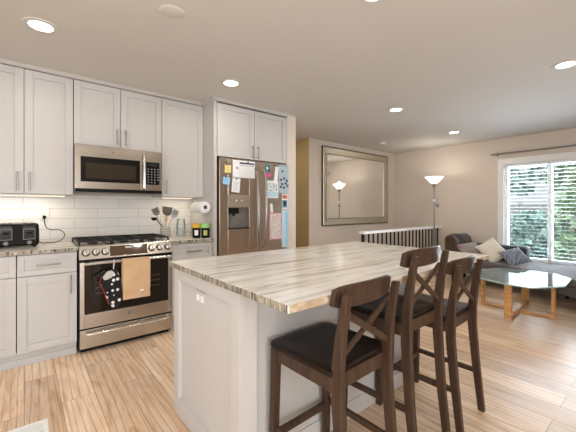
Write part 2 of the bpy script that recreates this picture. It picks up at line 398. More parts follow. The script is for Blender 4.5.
# outside: garden, fence, trees
struct(MB().box(WR+.14, 16, -12, 14, -.45, -.35).build('ground_garden', 'grass'))
fr = thing('garden_fence', 'weathered grey board fence across the garden behind the window', 'fence', (11.5, 3, -.35))
m = MB()
for k in range(44):
    y = -8+k*.5; m.box(11.48, 11.50, y+.01, y+.49, -.3, 1.35)
m.build('boards', 'fencewood', fr)
for k in range(9):
    MB().box(11.5, 11.6, -8+k*2.75-.05, -8+k*2.75+.05, -.35, 1.4).build('post', 'fencewood', fr)
def bush(loc, rad, hgt, seed, mt, label, name='garden_shrub', trunk=False):
    rnd = random.Random(seed); r = thing(name, label, 'tree' if trunk else 'shrub', loc)
    bm = bmesh.new()
    for k in range(900):
        th = rnd.uniform(0, 2*PI); z = rnd.uniform(0, 1); rr = rad*math.sqrt(max(0.02, math.sin(PI*(z*.9+.08))))*rnd.uniform(.55, 1)
        c = Vector((loc[0]+rr*math.cos(th), loc[1]+rr*math.sin(th), loc[2]+hgt*((.35 if trunk else .02)+(.65 if trunk else .98)*z))); s_ = rnd.uniform(.06, .14)*(1.6 if trunk else 1)
        d = Vector((rnd.gauss(0, 1), rnd.gauss(0, 1), rnd.gauss(0, 1))).normalized(); u = d.orthogonal().normalized()*s_; v = d.cross(u)*.6
        bm.faces.new([bm.verts.new(c+q) for q in (u, v, -u, -v)])
    mm = MB(); mm.bm.free(); mm.bm = bm; mm.build('crown', mt, r)
    MB().cyl((loc[0], loc[1], loc[2]), (loc[0], loc[1], loc[2]+hgt*.7), .07*hgt/2, .02*hgt/2, 10).build('trunk', 'fencewood', r)
bush((9.0, 1.0, -.35), .85, 2.3, 1, 'leaf', 'green leafy shrub close outside the window')
bush((10.4, 2.45, -.35), .7, 1.5, 2, 'leafblue', 'blue green shrub in front of the garden fence')
bush((15.2, 4.7, -.35), 2.1, 6.2, 3, 'leafblue', 'tall blue green tree beyond the garden fence, nearest the lamp side', 'garden_tree', True)
bush((12.3, 1.3, -.35), 1.5, 5.2, 4, 'leaf', 'tall green tree beyond the garden fence, behind the leafy shrub', 'garden_tree', True)

# ------------------------------------------------------------------ ceiling fittings
def can(x, y, label, power=CAN_W):
    r = thing('recessed_light', label, 'ceiling light', (x, y, H), 0, 'recessed ceiling lights')
    m = MB(); m.lathe([(.065, -.002), (.069, -.007), (.096, -.005), (.098, 0), (.071, 0)], (x, y, H), 36)
    m.build('trim_ring', 'ceiling', r, smooth=True)
    MB().lathe([(.001, -.004), (.066, -.0045), (.066, -.0005), (.001, -.0005)], (x, y, H), 32).build('lens', 'lens', r)
    a = area('can_light', (x, y, H-.02), .13, power, WARM, shape='DISK'); a.parent = r; a.location = (0, 0, -.02)
can(.085, 2.656, 'round recessed ceiling light near the left wall cabinets')
can(1.531, 2.718, 'round recessed ceiling light in front of the refrigerator cabinet')
can(3.50, 2.175, 'round recessed ceiling light above the far end of the island', 8)
can(5.26, 2.24, 'round recessed ceiling light nearest the floor lamp', 6.5)
can(3.49, .585, 'round recessed ceiling light toward the window side, at the right edge of the photo')
can(1.50, 1.065, 'round recessed ceiling light over the island, cut by the top edge of the photo')
r = thing('ceiling_speaker', 'flush round white ceiling cover without a lamp', 'ceiling cover', (.70, 1.962, H))
MB().lathe([(.001, -.006), (.068, -.006), (.074, -.003), (.075, 0), (.001, 0)], (.70, 1.962, H), 36).build('cover', 'ceiling', r, smooth=True)
MB().lathe([(.060, -.0062), (.062, -.0075), (.064, -.0062)], (.70, 1.962, H), 36, False).build('rim', 'ceiling', r, smooth=True)
r = thing('smoke_detector', 'small round white smoke detector on the ceiling near the mirror', 'smoke detector', (5.10, 3.44, H))
MB().lathe([(.001, -.035), (.045, -.033), (.058, -.02), (.06, 0), (.001, 0)], (5.10, 3.44, H), 28).build('housing', 'trim', r, smooth=True)
MB().lathe([(.001, -.040), (.018, -.039), (.02, -.034), (.001, -.034)], (5.10, 3.44, H), 20).build('sensor', 'grey', r, smooth=True)

# ------------------------------------------------------------------ cabinets
def shaker(m, x0, x1, z0, z1, yf, rail=.055, th=.02, rec=.010):
    m.box(x0, x0+rail, yf, yf+th, z0, z1).box(x1-rail, x1, yf, yf+th, z0, z1)
    m.box(x0+rail, x1-rail, yf, yf+th, z0, z0+rail).box(x0+rail, x1-rail, yf, yf+th, z1-rail, z1)
    m.box(x0+rail, x1-rail, yf+rec, yf+th, z0+rail, z1-rail); return m
def pull(parent, p, vert, L=.155, name='handle', mt='nickel', off=.034):
    x, y, z = p; h = L/2; m = MB()
    if vert: m.cyl((x, y-off, z-h), (x, y-off, z+h), .0068, seg=12); pp = [(x, z-h*.72), (x, z+h*.72)]
    else: m.cyl((x-h, y-off, z), (x+h, y-off, z), .0068, seg=12); pp = [(x-h*.72, z), (x+h*.72, z)]
    for a, c in pp: m.cyl((a, y, c), (a, y-off, c), .0045, seg=10)
    return m.build(name, mt, parent, smooth=True)
def door(parent, x0, x1, z0, z1, yf, hx=None, hz=None, rail=.058, name='door', L=.155):
    d = shaker(MB(), x0, x1, z0, z1, yf, rail).build(name, 'white', parent, .0015)
    if hx is not None: pull(d, (hx, yf, hz), True, L)
    return d
def drawer(parent, x0, x1, z0, z1, yf):
    d = shaker(MB(), x0, x1, z0, z1, yf, .042).build('drawer', 'white', parent, .0015); pull(d, ((x0+x1)/2, yf, (z0+z1)/2), False, .16)
    return d
G = .003
BF = 3.232   # base door face
def base_cab(x0, x1, label, hside, doors=1):
    r = thing('base_cabinet', label, 'cabinet', ((x0+x1)/2, 3.5, 0), 0, 'white base cabinets')
    MB().box(x0+.004, x1-.004, BF+.021, WK-.014, .11, .884).build('body', 'white', r)
    t = MB().box(x0, x1, BF+.055, BF+.07, 0, .11); t.build('toe_kick', 'white', r)
    MB().box(x0, x1, BF+.043, BF+.054, 0, .055).build('base_moulding', 'white', r, .003)
    drawer(r, x0+G, x1-G, .712, .874, BF)
    d = MB(); door(r, x0+G, x1-G, .115, .705, BF, hside, .615)
    return r
base_cab(-.046, .347, 'white base cabinet with one drawer under the toaster, touching the range', .300)
base_cab(-.62, -.046, 'white base cabinet cut by the left edge of the photo', -.56)
base_cab(-1.2, -.62, 'white base cabinet outside the left edge of the photo', -1.14)
base_cab(1.148, 1.597, 'white base cabinet between the range and the refrigerator', 1.195)
EDGE = wood('chiselled_stone_edge', (.07, .055, .035), (.50, .44, .35), .4, (55, 55, 12))
EDGE2 = wood('tan_stone_edge', (.42, .31, .20), (.66, .55, .43), .3, (16, 16, 30))
ct = MB().box(-1.2, .350, 3.200, WK-.013, .885, .917).build('countertop', 'stone', bevel=.004); tag(ct, 'veined stone countertop left of the range, under the toaster', 'countertop', 'stone counters')
MB().box(-1.2, .3495, 3.1975, 3.2015, .887, .9150).build('front_edge', EDGE, ct)
ct = MB().box(1.145, 1.597, 3.200, WK-.013, .885, .917).build('countertop', 'stone', bevel=.004); tag(ct, 'short veined stone countertop between range and refrigerator', 'countertop', 'stone counters')
MB().box(1.1455, 1.597, 3.1975, 3.2015, .887, .9150).build('front_edge', EDGE, ct)

UF = 3.48; UZ0, UZ1 = 1.366, 2.420
def upper(x0, x1, z0, z1, label, splits, handles, yf=UF, rail=.058, hz=None, yb=WK, L=.155):
    r = thing('wall_cabinet', label, 'cabinet', ((x0+x1)/2, (yf+yb)/2, z0), 0, 'white wall cabinets')
    MB().box(x0+.004, x1-.004, yf+.021, yb-.001, z0, z1-.008).build('body', 'white', r)
    xs = [x0]+splits+[x1]
    for k, (a, c) in enumerate(zip(xs, xs[1:])): door(r, a+G, c-G, z0+.002, z1-.006, yf, handles[k], hz or z0+.105, rail, 'door', L)
    return r
u1 = upper(-.352, .345, UZ0, UZ1, 'white two-door wall cabinet above the toaster', [-.001], [-.045, .035])
upper(-1.05, -.352, UZ0, UZ1, 'white two-door wall cabinet outside the left edge of the photo', [-.70], [-.745, -.655])
u2 = upper(.345, 1.130, 1.828, UZ1, 'short white two-door wall cabinet above the microwave', [.733], [.697, .772])
u3 = upper(1.130, 1.597, UZ0, UZ1, 'white single-door wall cabinet right of the microwave, above the paper towels', [], [1.170])
# light rail strips under the wall cabinets, with slim lights behind
for x0, x1, lbl in ((-.352, .340, 'slim under-cabinet light bar above the toaster'), (1.15, 1.58, 'slim under-cabinet light bar above the utensil crock')):
    r = thing('light_bar', lbl, 'cabinet light', ((x0+x1)/2, 3.66, UZ0))
    MB().box(x0+.04, x1-.04, 3.65, 3.675, UZ0-.011, UZ0).build('housing', 'trim', r, .002)
    MB().box(x0+.05, x1-.05, 3.654, 3.671, UZ0-.013, UZ0-.011).build('diffuser', mat('warm_led', (1, 1, 1), .5, emit=(1, .78, .46), estr=3), r)
    a = area('under_cabinet_light', ((x0+x1)/2, 3.66, UZ0-.016), x1-x0-.1, 1.1*(x1-x0)/.6, (1, .84, .62), (0, 0, 0), .02); a.parent = r; a.location = (0, 0, -.016)
# tall panel and refrigerator cabinet
FP0, FP1 = 1.598, 1.634
pn = MB().box(FP0, FP1, 3.212, WK, 0, UZ1).build('side_panel', 'white', bevel=.001); tag(pn, 'tall plain white panel left of the refrigerator', 'cabinet panel')
upper(FP1, 2.612, 1.817, UZ1-.010, 'white two-door cabinet above the refrigerator', [2.121], [2.083, 2.160], yf=3.203, yb=WK, hz=1.905)
pn = MB().box(2.613, 2.628, 3.203, WK, 0, UZ1).build('side_panel', 'white', bevel=.001); tag(pn, 'narrow white filler panel right of the refrigerator', 'cabinet panel')
m = MB()
for a, c, yy in ((-1.05, FP0-.03, UF),): m.prism([(yy+.02, UZ1), (yy-.012, UZ1), (yy-.045, H), (yy+.02, H)], a, c, 'x')
struct(m.build('trim_2', 'white'))
m = MB().prism([(3.223, UZ1), (3.195, UZ1), (3.160, H), (3.223, H)], FP0-.03, 2.628, 'x').prism([(FP0, UZ1), (FP0-.005, UZ1), (FP0-.04, H), (FP0, H)], 3.16, UF+.02, 'y')
struct(m.build('trim_3', 'white'))

# ------------------------------------------------------------------ microwave
MX0, MX1, MZ0, MZ1, MY_ = .348, 1.112, 1.392, 1.825, 3.415
r = thing('microwave', 'stainless steel over-the-range microwave with a black window', 'microwave', ((MX0+MX1)/2, 3.6, MZ0))
MB().box(MX0, MX1, MY_+.03, WK-.002, MZ0, MZ1-.001).build('body', 'grey', r)
XD = .945
d = MB().box(MX0, XD-.002, MY_, MY_+.029, MZ0+.03, MZ1-.002).build('door', 'mw_steel', r, .004)
MB().box(.392, .895, MY_-.003, MY_, 1.487, 1.716).build('window_surround', 'blackgloss', d, .002)
MB().box(.432, .855, MY_-.0045, MY_-.003, 1.518, 1.660).build('window', 'mwglass', d)
MB().box(MX0, XD-.002, MY_-.001, MY_+.001, 1.742, 1.7435).build('seam', 'grey', d)
MB().cyl((.655, MY_-.003, 1.775), (.655, MY_, 1.775), .008).build('emblem', 'grey', d)
m = MB().tube([(.925, MY_, 1.79), (.925, MY_-.035, 1.775), (.925, MY_-.042, 1.61), (.925, MY_-.035, 1.445), (.925, MY_, 1.43)], .011, 12); m.build('handle', 'chrome', d, smooth=True)
c = MB().box(XD, MX1, MY_, MY_+.029, MZ0+.03, MZ1-.002).build('control_panel', 'mw_steel', r, .003)
MB().box(XD+.008, MX1-.028, MY_-.003, MY_, 1.482, 1.712).build('keypad', 'blackgloss', c, .002)
m = MB()
for iz in range(6):
    for ix in range(4):
        if iz == 0 and ix > 2: continue
        x = XD+.028+ix*.032; z = 1.505+iz*.027; m.box(x-.006, x+.006, MY_-.0038, MY_-.003, z-.004, z+.004)
m.build('key_marks', 'greyink', c)
MB().box(XD+.028, MX1-.05, MY_-.0038, MY_-.003, 1.672, 1.696).build('display', mat('clock_display', (.02, .03, .03), .2), c)
MB().box(MX0+.004, MX1-.004, MY_+.004, MY_+.03, MZ0, MZ0+.028).build('vent_strip', 'black', r, .002)
MB().box(MX0+.05, MX1-.05, MY_+.03, 3.80, MZ0-.004, MZ0).build('underside_filter', 'grey', r)

# ------------------------------------------------------------------ range
RX0, RX1, RF = .356, 1.142, 3.200
rg = thing('gas_range', 'stainless steel gas range with black oven window between base cabinets', 'range', ((RX0+RX1)/2, 3.5, 0))
MB().box(RX0, RX1, RF+.035, WK-.014, .03, .895).build('body', 'black', rg)
MB().box(RX0+.02, RX1-.02, RF+.06, RF+.2, 0, .03).build('base', 'black', rg)
MB().box(RX0, RX1, RF+.07, WK-.014, .895, .917).build('cooktop', 'steel', rg, .004)
MB().box(RX0+.015, RX1-.015, WK-.06, WK-.014, .917, .945).build('rear_vent', 'steel', rg, .004)
cp = MB().prism([(RF+.072, .917), (RF+.03, .917), (RF-.012, .805), (RF+.072, .805)], RX0, RX1, 'x').build('control_panel', 'steel', rg, .004)
sl = Vector((0, -.042, -.112)).normalized(); nrm = Vector((0, -.112, .042)).normalized()
def onp(x, t, o=0): p = Vector((x, RF+.03, .917))+sl*t*.1196+nrm*o; return p
def slab(m, x0, x1, t0, t1, o0, o1):
    return m.rings([[onp(x0, t0, o), onp(x1, t0, o), onp(x1, t1, o), onp(x0, t1, o)] for o in (o0, o1)])
slab(MB(), .590, .905, .12, .88, 0, .003).build('display', mat('display_glass', (.075, .042, .022), .06, spec=.8), cp)
slab(MB(), .715, .775, .22, .36, .003, .0036).build('clock', 'greyink', cp)
for x in (.408, .481, .553, .945, 1.020, 1.097):
    k = MB().cyl(onp(x, .5, 0), onp(x, .5, .006), .031, .031, 28).build('knob', 'iron', rg, smooth=True)
    m = MB().cyl(onp(x, .5, .006), onp(x, .5, .034), .026, .022, 28); m.build('knob_cap', 'chrome', k, .002, smooth=True)
    slab(MB(), x-.004, x+.004, .34, .66, .034, .040).build('knob_grip', 'steel', k, .001)
# grates and burners
for i, gx in enumerate((.49, .75, 1.01)):
    m = MB(); x0, x1, y0, y1 = gx-.122, gx+.122, RF+.10, WK-.085; z = .957
    for a in (x0, x1): m.box(a-.007, a+.007, y0, y1, z-.012, z)
    for yv in (y0, (y0+y1)/2, y1): m.box(x0, x1, yv-.007, yv+.007, z-.012, z)
    for yv in (y0+.13, y1-.13):
        m.box(x0, x1, yv-.005, yv+.005, z-.010, z); m.box(gx-.005, gx+.005, yv-.1, yv+.1, z-.010, z)
    for a in (x0, x1):
        for yv in (y0, y1): m.box(a-.008, a+.008, yv-.008, yv+.008, .917, z-.012)
    m.build('grate', 'iron', rg, .003)
    for yv in (y0+.13, y1-.13):
        MB().lathe([(.002, .012), (.036, .012), (.042, .006), (.046, 0), (.002, 0)], (gx, yv, .917), 24).build('burner', 'iron', rg, smooth=True)
# oven door
od = MB().box(RX0+.006, RX0+.040, RF, RF+.034, .215, .782).box(RX1-.040, RX1-.006, RF, RF+.034, .215, .782).box(RX0+.040, RX1-.040, RF, RF+.034, .215, .335).box(RX0+.040, RX1-.040, RF, RF+.034, .755, .782).build('oven_door', 'steel', rg, .003)
MB().box(RX0+.038, RX1-.038, RF+.003, RF+.02, .333, .757).build('oven_window', 'ovenglass', od)
m = MB()
for k in range(3): m.box(RX0+.12, RX1-.12, RF+.001, RF+.0035, .50+k*.05, .5025+k*.05)
m.build('rack_lines', mat('rack_glint', (.20, .14, .08), .3), od)
m = MB().cyl((.392, RF-.045, .772), (1.106, RF-.045, .772), .0125, seg=16)
for x in (.412, 1.086): m.box(x-.014, x+.014, RF-.045, RF, .762, .782)
oh = m.build('oven_handle', 'chrome', od, smooth=True)
MB().cyl((.750, RF-.0025, .282), (.750, RF, .282), .0165, seg=28).build('emblem', 'grey', od, smooth=True)
MB().cyl((.750, RF-.004, .282), (.750, RF-.0025, .282), .0125, seg=28).build('emblem_face', 'nickel', od)
MB().box(RX0, RX1, RF+.012, RF+.036, .783, .804).build('gap_shade', 'black', rg)  # black strip standing in for the shade in the gap above the door
dr = MB().box(RX0+.006, RX1-.006, RF, RF+.034, .045, .203).build('warming_drawer', 'steel', rg, .003)
m = MB().tube([(.402, RF-.005, .176), (.412, RF-.042, .172), (.75, RF-.048, .172), (1.088, RF-.042, .172), (1.098, RF-.005, .176)], .0115, 12)
m.build('drawer_handle', 'chrome', dr, smooth=True)
# towel over the oven handle
def towel_fn(u, v):
    x0, x1 = .676, .900; yb = RF-.045; zt = .772; rr = .0175
    s = v*1.0
    if s < .42: z = zt-.285+(.285)*(s/.42); y = yb+rr; nn = (0, 1, 0)
    elif s < .5: a = PI*(s-.42)/.08; y = yb+rr*math.cos(a); z = zt+rr*math.sin(a); nn = (0, math.cos(a), math.sin(a))
    else: t = (s-.5)/.5; z = zt-.345*t; y = yb-rr-.008*t; nn = (0, -1, 0)
    wv = .006*math.sin(u*7.5+1.0)*min(1, abs(s-.46)*4)
    if s >= .5: y -= abs(wv); 
    else: y += .2*abs(wv)
    flare = 1+.03*abs(s-.46)*2
    x = (x0+x1)/2+(u-.5)*(x1-x0)*flare+.008*max(0, s-.5)
    return (x, y, z), nn
t = grid_sheet(MB(), towel_fn, 24, 46, .004).build('kitchen_towel', 'towel', smooth=True)
tw = thing('dish_towel', 'tan dish towel folded over the oven handle', 'towel', (.788, RF-.07, .45))
t.name = 'cloth'; t.parent = tw; t.data.transform(Matrix.Translation(-Vector(tw.location)))
def fold_fn(u, v):
    p, nn = towel_fn(u*.93+.035, .5+.5*(.05+.98*v)); return (p[0]+.006, p[1]-.008, p[2]-.006+.035*(1-u)*v+.0), nn
t2 = grid_sheet(MB(), lambda u, v: ((.674+.232*u, RF-.080-.004*math.sin(6*u+2), .780-.268*v-.022*v*math.sin(3*u)), (0, -1, 0)), 16, 10, .005)
t2.build('folded_layer', 'towel', tw, smooth=True)
MB().box(.815, .850, RF-.087, RF-.084, .487, .500).build('care_tag', 'toweltag', tw)
# polka dot oven mitt hanging from the handle
mt = thing('oven_mitt', 'black and white polka dot oven mitt with red edging hanging on the oven door', 'oven mitt', (.585, RF-.05, .37))
out = [(.520, .655), (.560, .705), (.600, .712), (.640, .685), (.662, .62), (.672, .55), (.676, .47), (.665, .40), (.635, .365), (.60, .37), (.575, .405), (.553, .46), (.535, .52), (.515, .565), (.500, .605)]
def puff(poly, yb, th, inset=.82):
    m = MB(); cx_ = sum(p[0] for p in poly)/len(poly); cz_ = sum(p[1] for p in poly)/len(poly)
    ring = lambda f, y: [(cx_+(p[0]-cx_)*f, y, cz_+(p[1]-cz_)*f) for p in poly]
    return m.rings([ring(inset, yb+th/2), ring(.97, yb+th*.25), ring(1, yb), ring(.97, yb-th*.25), ring(inset, yb-th/2)])
mb_ = puff(out, RF-.05, .035).build('mitt_body', 'dots', mt, smooth=True)
m = MB(); pts = [(x, RF-.05, z) for x, z in out]; m.tube([(x-.003, y+.004, z) for x, y, z in pts[10:]+pts[:1]], .004, 8); m.build('red_edging', fabric('red_edging', (.32, .025, .02)), mt, smooth=True)
cu = puff([(.520, .652), (.552, .695), (.59, .70), (.612, .678), (.590, .640), (.555, .625), (.53, .625)], RF-.068, .012).build('lining', fabric('grey_lining', (.55, .53, .51)), mt, smooth=True)
th_ = puff([(.455, .655), (.50, .68), (.545, .705), (.535, .675), (.50, .64), (.47, .625)], RF-.04, .02).build('thumb', 'blackband', mt, smooth=True)
MB().tube([(.605, RF-.05, .70), (.61, RF-.064, .75), (.61, RF-.0605, .785), (.61, RF-.045, .790), (.61, RF-.030, .780), (.61, RF-.031, .74), (.605, RF-.045, .70)], .0022, 8).build('hanging_loop', 'toweltag', mt, smooth=True)

# ------------------------------------------------------------------ refrigerator
K = 3.178/3.095
KX = lambda x: x*K
KZ = lambda z: CAMH+(z-CAMH)*K
FX0, FX1, FF, FZ = 1.650, 2.608, 3.178, 1.800
fg = thing('refrigerator', 'stainless steel side-by-side refrigerator with water dispenser, covered in papers', 'refrigerator', ((FX0+FX1)/2, 3.45, 0))
MB().box(FX0, FX1, FF+.075, WK-.02, .02, FZ-.012).build('body', 'black', fg, .004)
MB().box(FX0+.02, FX1-.02, FF+.08, FF+.2, 0, .02).build('foot_grille', 'black', fg)
XS = KX(2.118)
# freezer door with a real dispenser recess
DX0, DX1, DZ0, DZ1 = KX(1.708), KX(1.980), KZ(1.012), KZ(1.252)
m = MB().box(FX0, DX0, FF, FF+.07, .09, FZ).box(DX1, XS-.004, FF, FF+.07, .09, FZ).box(DX0, DX1, FF, FF+.07, .09, DZ0).box(DX0, DX1, FF, FF+.07, DZ1, FZ)
fd = m.build('freezer_door', 'fridge_steel', fg, .003)
dd = MB().box(DX0, DX1, FF+.058, FF+.069, DZ0, DZ1).box(DX0, DX0+.004, FF+.002, FF+.058, DZ0, DZ1).box(DX1-.004, DX1, FF+.002, FF+.058, DZ0, DZ1).box(DX0, DX1, FF+.002, FF+.058, DZ1-.004, DZ1).build('dispenser_recess', 'grey', fd)
MB().box(DX0, DX1, FF-.004, FF+.055, DZ0, DZ0+.012).build('drip_tray', 'black', fd, .002)
MB().box(DX0+.03, DX0+.15, FF+.02, FF+.05, DZ1-.07, DZ1-.005).cyl((DX0+.09, FF+.035, DZ1-.07), (DX0+.09, FF+.035, DZ1-.10), .014).build('nozzle', 'black', fd, .002)
MB().box(DX0+.06, DX0+.19, FF+.045, FF+.055, DZ0+.05, DZ1-.08, Matrix.Rotation(R(8), 3, 'X')).build('paddle', 'grey', fd, .003)
MB().box(DX0-.002, DX1+.002, FF-.003, FF, DZ1+.002, KZ(1.392)).build('dispenser_panel', mat('dispenser_panel', (.56, .49, .42), .3, .8), fd, .002)
for x in (.30, .55): MB().box(DX0+x*.27+.02, DX0+x*.27+.034, FF-.0045, FF-.003, KZ(1.322), KZ(1.335)).build('indicator', 'paper', fd)
rd = MB().box(XS+.004, FX1, FF, FF+.07, .09, FZ).build('fridge_door', 'fridge_steel', fg, .003)
for x, par in ((XS-.058, fd), (XS+.058, rd)):
    pts = [(x, FF, 1.70), (x, FF-.03, 1.69), (x, FF-.052, 1.62), (x, FF-.06, 1.25), (x, FF-.052, .87), (x, FF-.03, .79), (x, FF, .78)]
    MB().tube(pts, .0135, 12).build('handle', 'fridge_handle', par, smooth=True)
for x in (FX0+.03, FX1-.07): MB().box(x, x+.04, FF+.01, FF+.07, FZ, FZ+.014).build('hinge_cover', 'grey', fg, .002)

def sheet(name, cat, label, x0, x1, z0, z1, mt, tilt=0, group='papers on the refrigerator', marks=(), magnet=None, off=0, curl=0):
    x0, x1, z0, z1 = KX(x0), KX(x1), KZ(z0), KZ(z1); xc, zc = (x0+x1)/2, (z0+z1)/2; y = FF-.0012-off; rm = Matrix.Rotation(R(tilt), 3, 'Y'); pv = (xc, y, zc)
    r = thing(name, label, cat, (xc, y, z0), 0, group)
    MB().box(x0, x1, y-.0008, y+.0008, z0, z1, rm, pv).build('sheet', mt, r)
    for k, (a, b_, c, d, mm, nm) in enumerate(marks):
        X = lambda t: x0+(x1-x0)*t; Z = lambda t: z0+(z1-z0)*t
        MB().box(X(a), X(b_), y-.0016, y-.0008, Z(c), Z(d), rm, pv).build(nm, mm, r)
    if magnet:
        a, c, mm, rad = magnet; X = x0+(x1-x0)*a; Z = z0+(z1-z0)*c
        MB().cyl((X, y-.008, Z), (X, y-.0008, Z), rad, seg=16).build('magnet', mm, r, smooth=True)
    return r
def lines(n_, a, b_, c, d, mm='greyink', nm='text_line', th=.25):
    st = (d-c)/n_; return [(a, b_-(.12 if k % 3 == 2 else 0), c+st*k, c+st*k+st*th, mm, nm) for k in range(n_)]
sheet('sticky_note', 'note', 'small yellow note under a clip at the top of the freezer door', 1.668, 1.745, 1.628, 1.712, 'yellow', 2, marks=[(.25, .42, .9, 1.45, 'pewter', 'clip'), (.5, .95, 1.0, 1.4, 'grey', 'clip')]+lines(4, .15, .85, .15, .8, 'greyink'))
cal = [(.30, 1.0-.03, .80, .90, 'ink', 'heading_bar'), (.30, .97, .70, .74, 'greyink', 'heading_rule')]+[(.28+.115*k, .285+.115*k, .08, .68, 'greyink', 'grid_rule') for k in range(7)]+[(.28, .97, .08+.12*k, .088+.12*k, 'greyink', 'grid_rule') for k in range(6)]
sheet('wall_calendar', 'calendar', 'white calendar page with black heading on the freezer door', 1.765, 2.052, 1.585, 1.775, 'paper', 0, marks=cal+[(.16, .22, .48, .6, 'ink', 'sketch')], magnet=(.68, .93, 'black', .008))
sheet('sticky_note', 'note', 'bright blue tilted note under the yellow note', 1.645, 1.730, 1.500, 1.578, 'blue', 8, magnet=(.4, .95, 'teal', .007))
sheet('paper_list', 'paper', 'tilted white handwritten list hanging from a black magnet on the freezer door', 1.755, 1.855, 1.418, 1.575, 'paper', 6, marks=lines(8, .15, .85, .1, .8), magnet=(.55, .93, 'black', .008), off=.002)
r = sheet('photo_magnet', 'magnet', 'teal and black picture magnet above a pink strip, beside the door handle', 2.196, 2.270, 1.655, 1.765, 'teal', 0, marks=[(.3, .7, .45, .7, 'paper', 'figure'), (.65, .95, .2, .8, 'ink', 'figure')])
sheet('pink_magnet', 'magnet', 'bright pink irregular magnet below the teal picture magnet', 2.190, 2.285, 1.615, 1.655, 'pink', -4, marks=[(.1, .6, 1, 1.25, 'pink', 'bump')])
sheet('paper_strip', 'paper', 'leaning white paper strip held by a black clip at the top of the fridge door', 2.340, 2.392, 1.56, 1.762, 'paper', 9, marks=[(-.5, .9, .93, .99, 'ink', 'clip')], off=.002)
blots = [(.30, .45, .74, .82, 'ink', 'blot')]
for a, c in ((.12, .45), (.45, .50), (.75, .43), (.25, .30), (.62, .33), (.12, .20), (.80, .25), (.45, .18)): blots.append((a-.02, a+.20, c-.01, c+.065, 'ink', 'blot'))
sheet('paper_sheet', 'paper', 'blue grey sheet with black blots at the upper right corner of the fridge door', 2.405, 2.556, 1.425, 1.772, 'bluegrey', 0, marks=blots)
sheet('snapshot', 'photo', 'square black and white snapshot with white border beside the blotted sheet', 2.215, 2.395, 1.365, 1.572, 'paper', 0, marks=[(.06, .94, .38, .86, 'photo', 'picture'), (.06, .94, .05, .36, 'paleblue', 'caption_band')])
sheet('picture_card', 'card', 'small red and teal picture card below the blotted sheet', 2.455, 2.540, 1.232, 1.415, 'paper', 0, marks=[(.08, .92, .70, .93, 'red', 'picture'), (.08, .92, .10, .60, 'teal', 'picture'), (.3, .7, .25, .5, 'paper', 'figure')])
sheet('paper_sheet', 'paper', 'long pale blue sheet at the lower right of the fridge door', 2.450, 2.556, .76, 1.222, 'paleblue', 0, marks=[(.55, .9, .05, .95, 'blue', 'stripe')])
sheet('child_drawing', 'drawing', 'colourful drawing in a pink frame low on the fridge door', 2.262, 2.442, .865, 1.182, mat('pink_border', (.80, .42, .48), .7), 0, marks=[(.07, .93, .05, .95, 'drawing', 'picture')], off=.002)
sheet('paper_strip', 'paper', 'narrow white bookmark above the pink framed drawing', 2.275, 2.312, 1.19, 1.295, 'paper', -6)

# ------------------------------------------------------------------ things on the counters
CZ = .917
tx0, tx1, ty0, ty1 = -.180, .098, 3.46, 3.70
ts = thing('toaster', 'black four-slot toaster with two levers on the left counter', 'toaster', ((tx0+tx1)/2, (ty0+ty1)/2, CZ))
m = MB().prism([(ty0+.0, CZ+.012), (ty1, CZ+.012), (ty1-.008, CZ+.195), (ty0+.02, CZ+.195)], tx0, tx1, 'x'); m.build('body', 'black', ts, .018, True, seg=3)
for x in (tx0+.065, tx1-.065):
    p = MB().prism([(ty0+.002, CZ+.060), (ty0+.020, CZ+.178), (ty0+.012, CZ+.181), (ty0-.008, CZ+.060)], x-.044, x+.044, 'x').build('front_plate', 'blackgloss', ts, .003)
    MB().box(x-.038, x+.038, ty0-.003, ty0+.008, CZ+.150, CZ+.155).build('plate_trim', 'grey', p)
    MB().box(x-.038, x+.038, ty0-.011, ty0-.003, CZ+.066, CZ+.071).build('plate_trim', 'grey', p)
    for dx in (-.038, .038): MB().bar((x+dx, ty0-.008, CZ+.068), (x+dx, ty0+.008, CZ+.153), .004, .008, (1, 0, 0)).build('plate_trim', 'grey', p)
    MB().box(x-.02, x+.02, ty0-.022, ty0+.006, CZ+.118, CZ+.130).build('lever', 'black', ts, .003)
    MB().cyl((x, ty0-.018, CZ+.040), (x, ty0+.006, CZ+.040), .015, .017, 20).build('dial', 'grey', ts, smooth=True)
    for dx in (-.022, .022): MB().box(x+dx-.012, x+dx+.012, ty0+.05, ty1-.04, CZ+.1945, CZ+.197).build('slot', 'rubber', ts)
for x in (tx0+.03, tx1-.03):
    for y in (ty0+.03, ty1-.03): MB().cyl((x, y, CZ), (x, y, CZ+.013), .012, seg=12).build('foot', 'rubber', ts)
MB().box(tx1-.018, tx1+.003, ty0+.03, ty1-.03, CZ+.03, CZ+.15).build('end_trim', 'grey', ts, .004)
OXc, OZc = .148, 1.185
ol = thing('wall_outlet', 'white outlet plate on the tiled backsplash above the toaster', 'outlet', (OXc, WK-.014, OZc))
MB().box(OXc-.037, OXc+.037, WK-.018, WK-.0121, OZc-.06, OZc+.06).build('cover_plate', 'trim', ol, .002)
for dz in (-.026, .026): MB().box(OXc-.017, OXc+.017, WK-.020, WK-.018, OZc+dz-.016, OZc+dz+.016).build('socket', 'paper', ol, .001)
pc = thing('power_cord', 'black plug and looping cord from the outlet down to the toaster', 'power cord', (OXc, WK-.05, CZ))
MB().box(OXc-.013, OXc+.013, WK-.045, WK-.0202, OZc-.042, OZc-.012).build('plug', 'black', pc, .004)
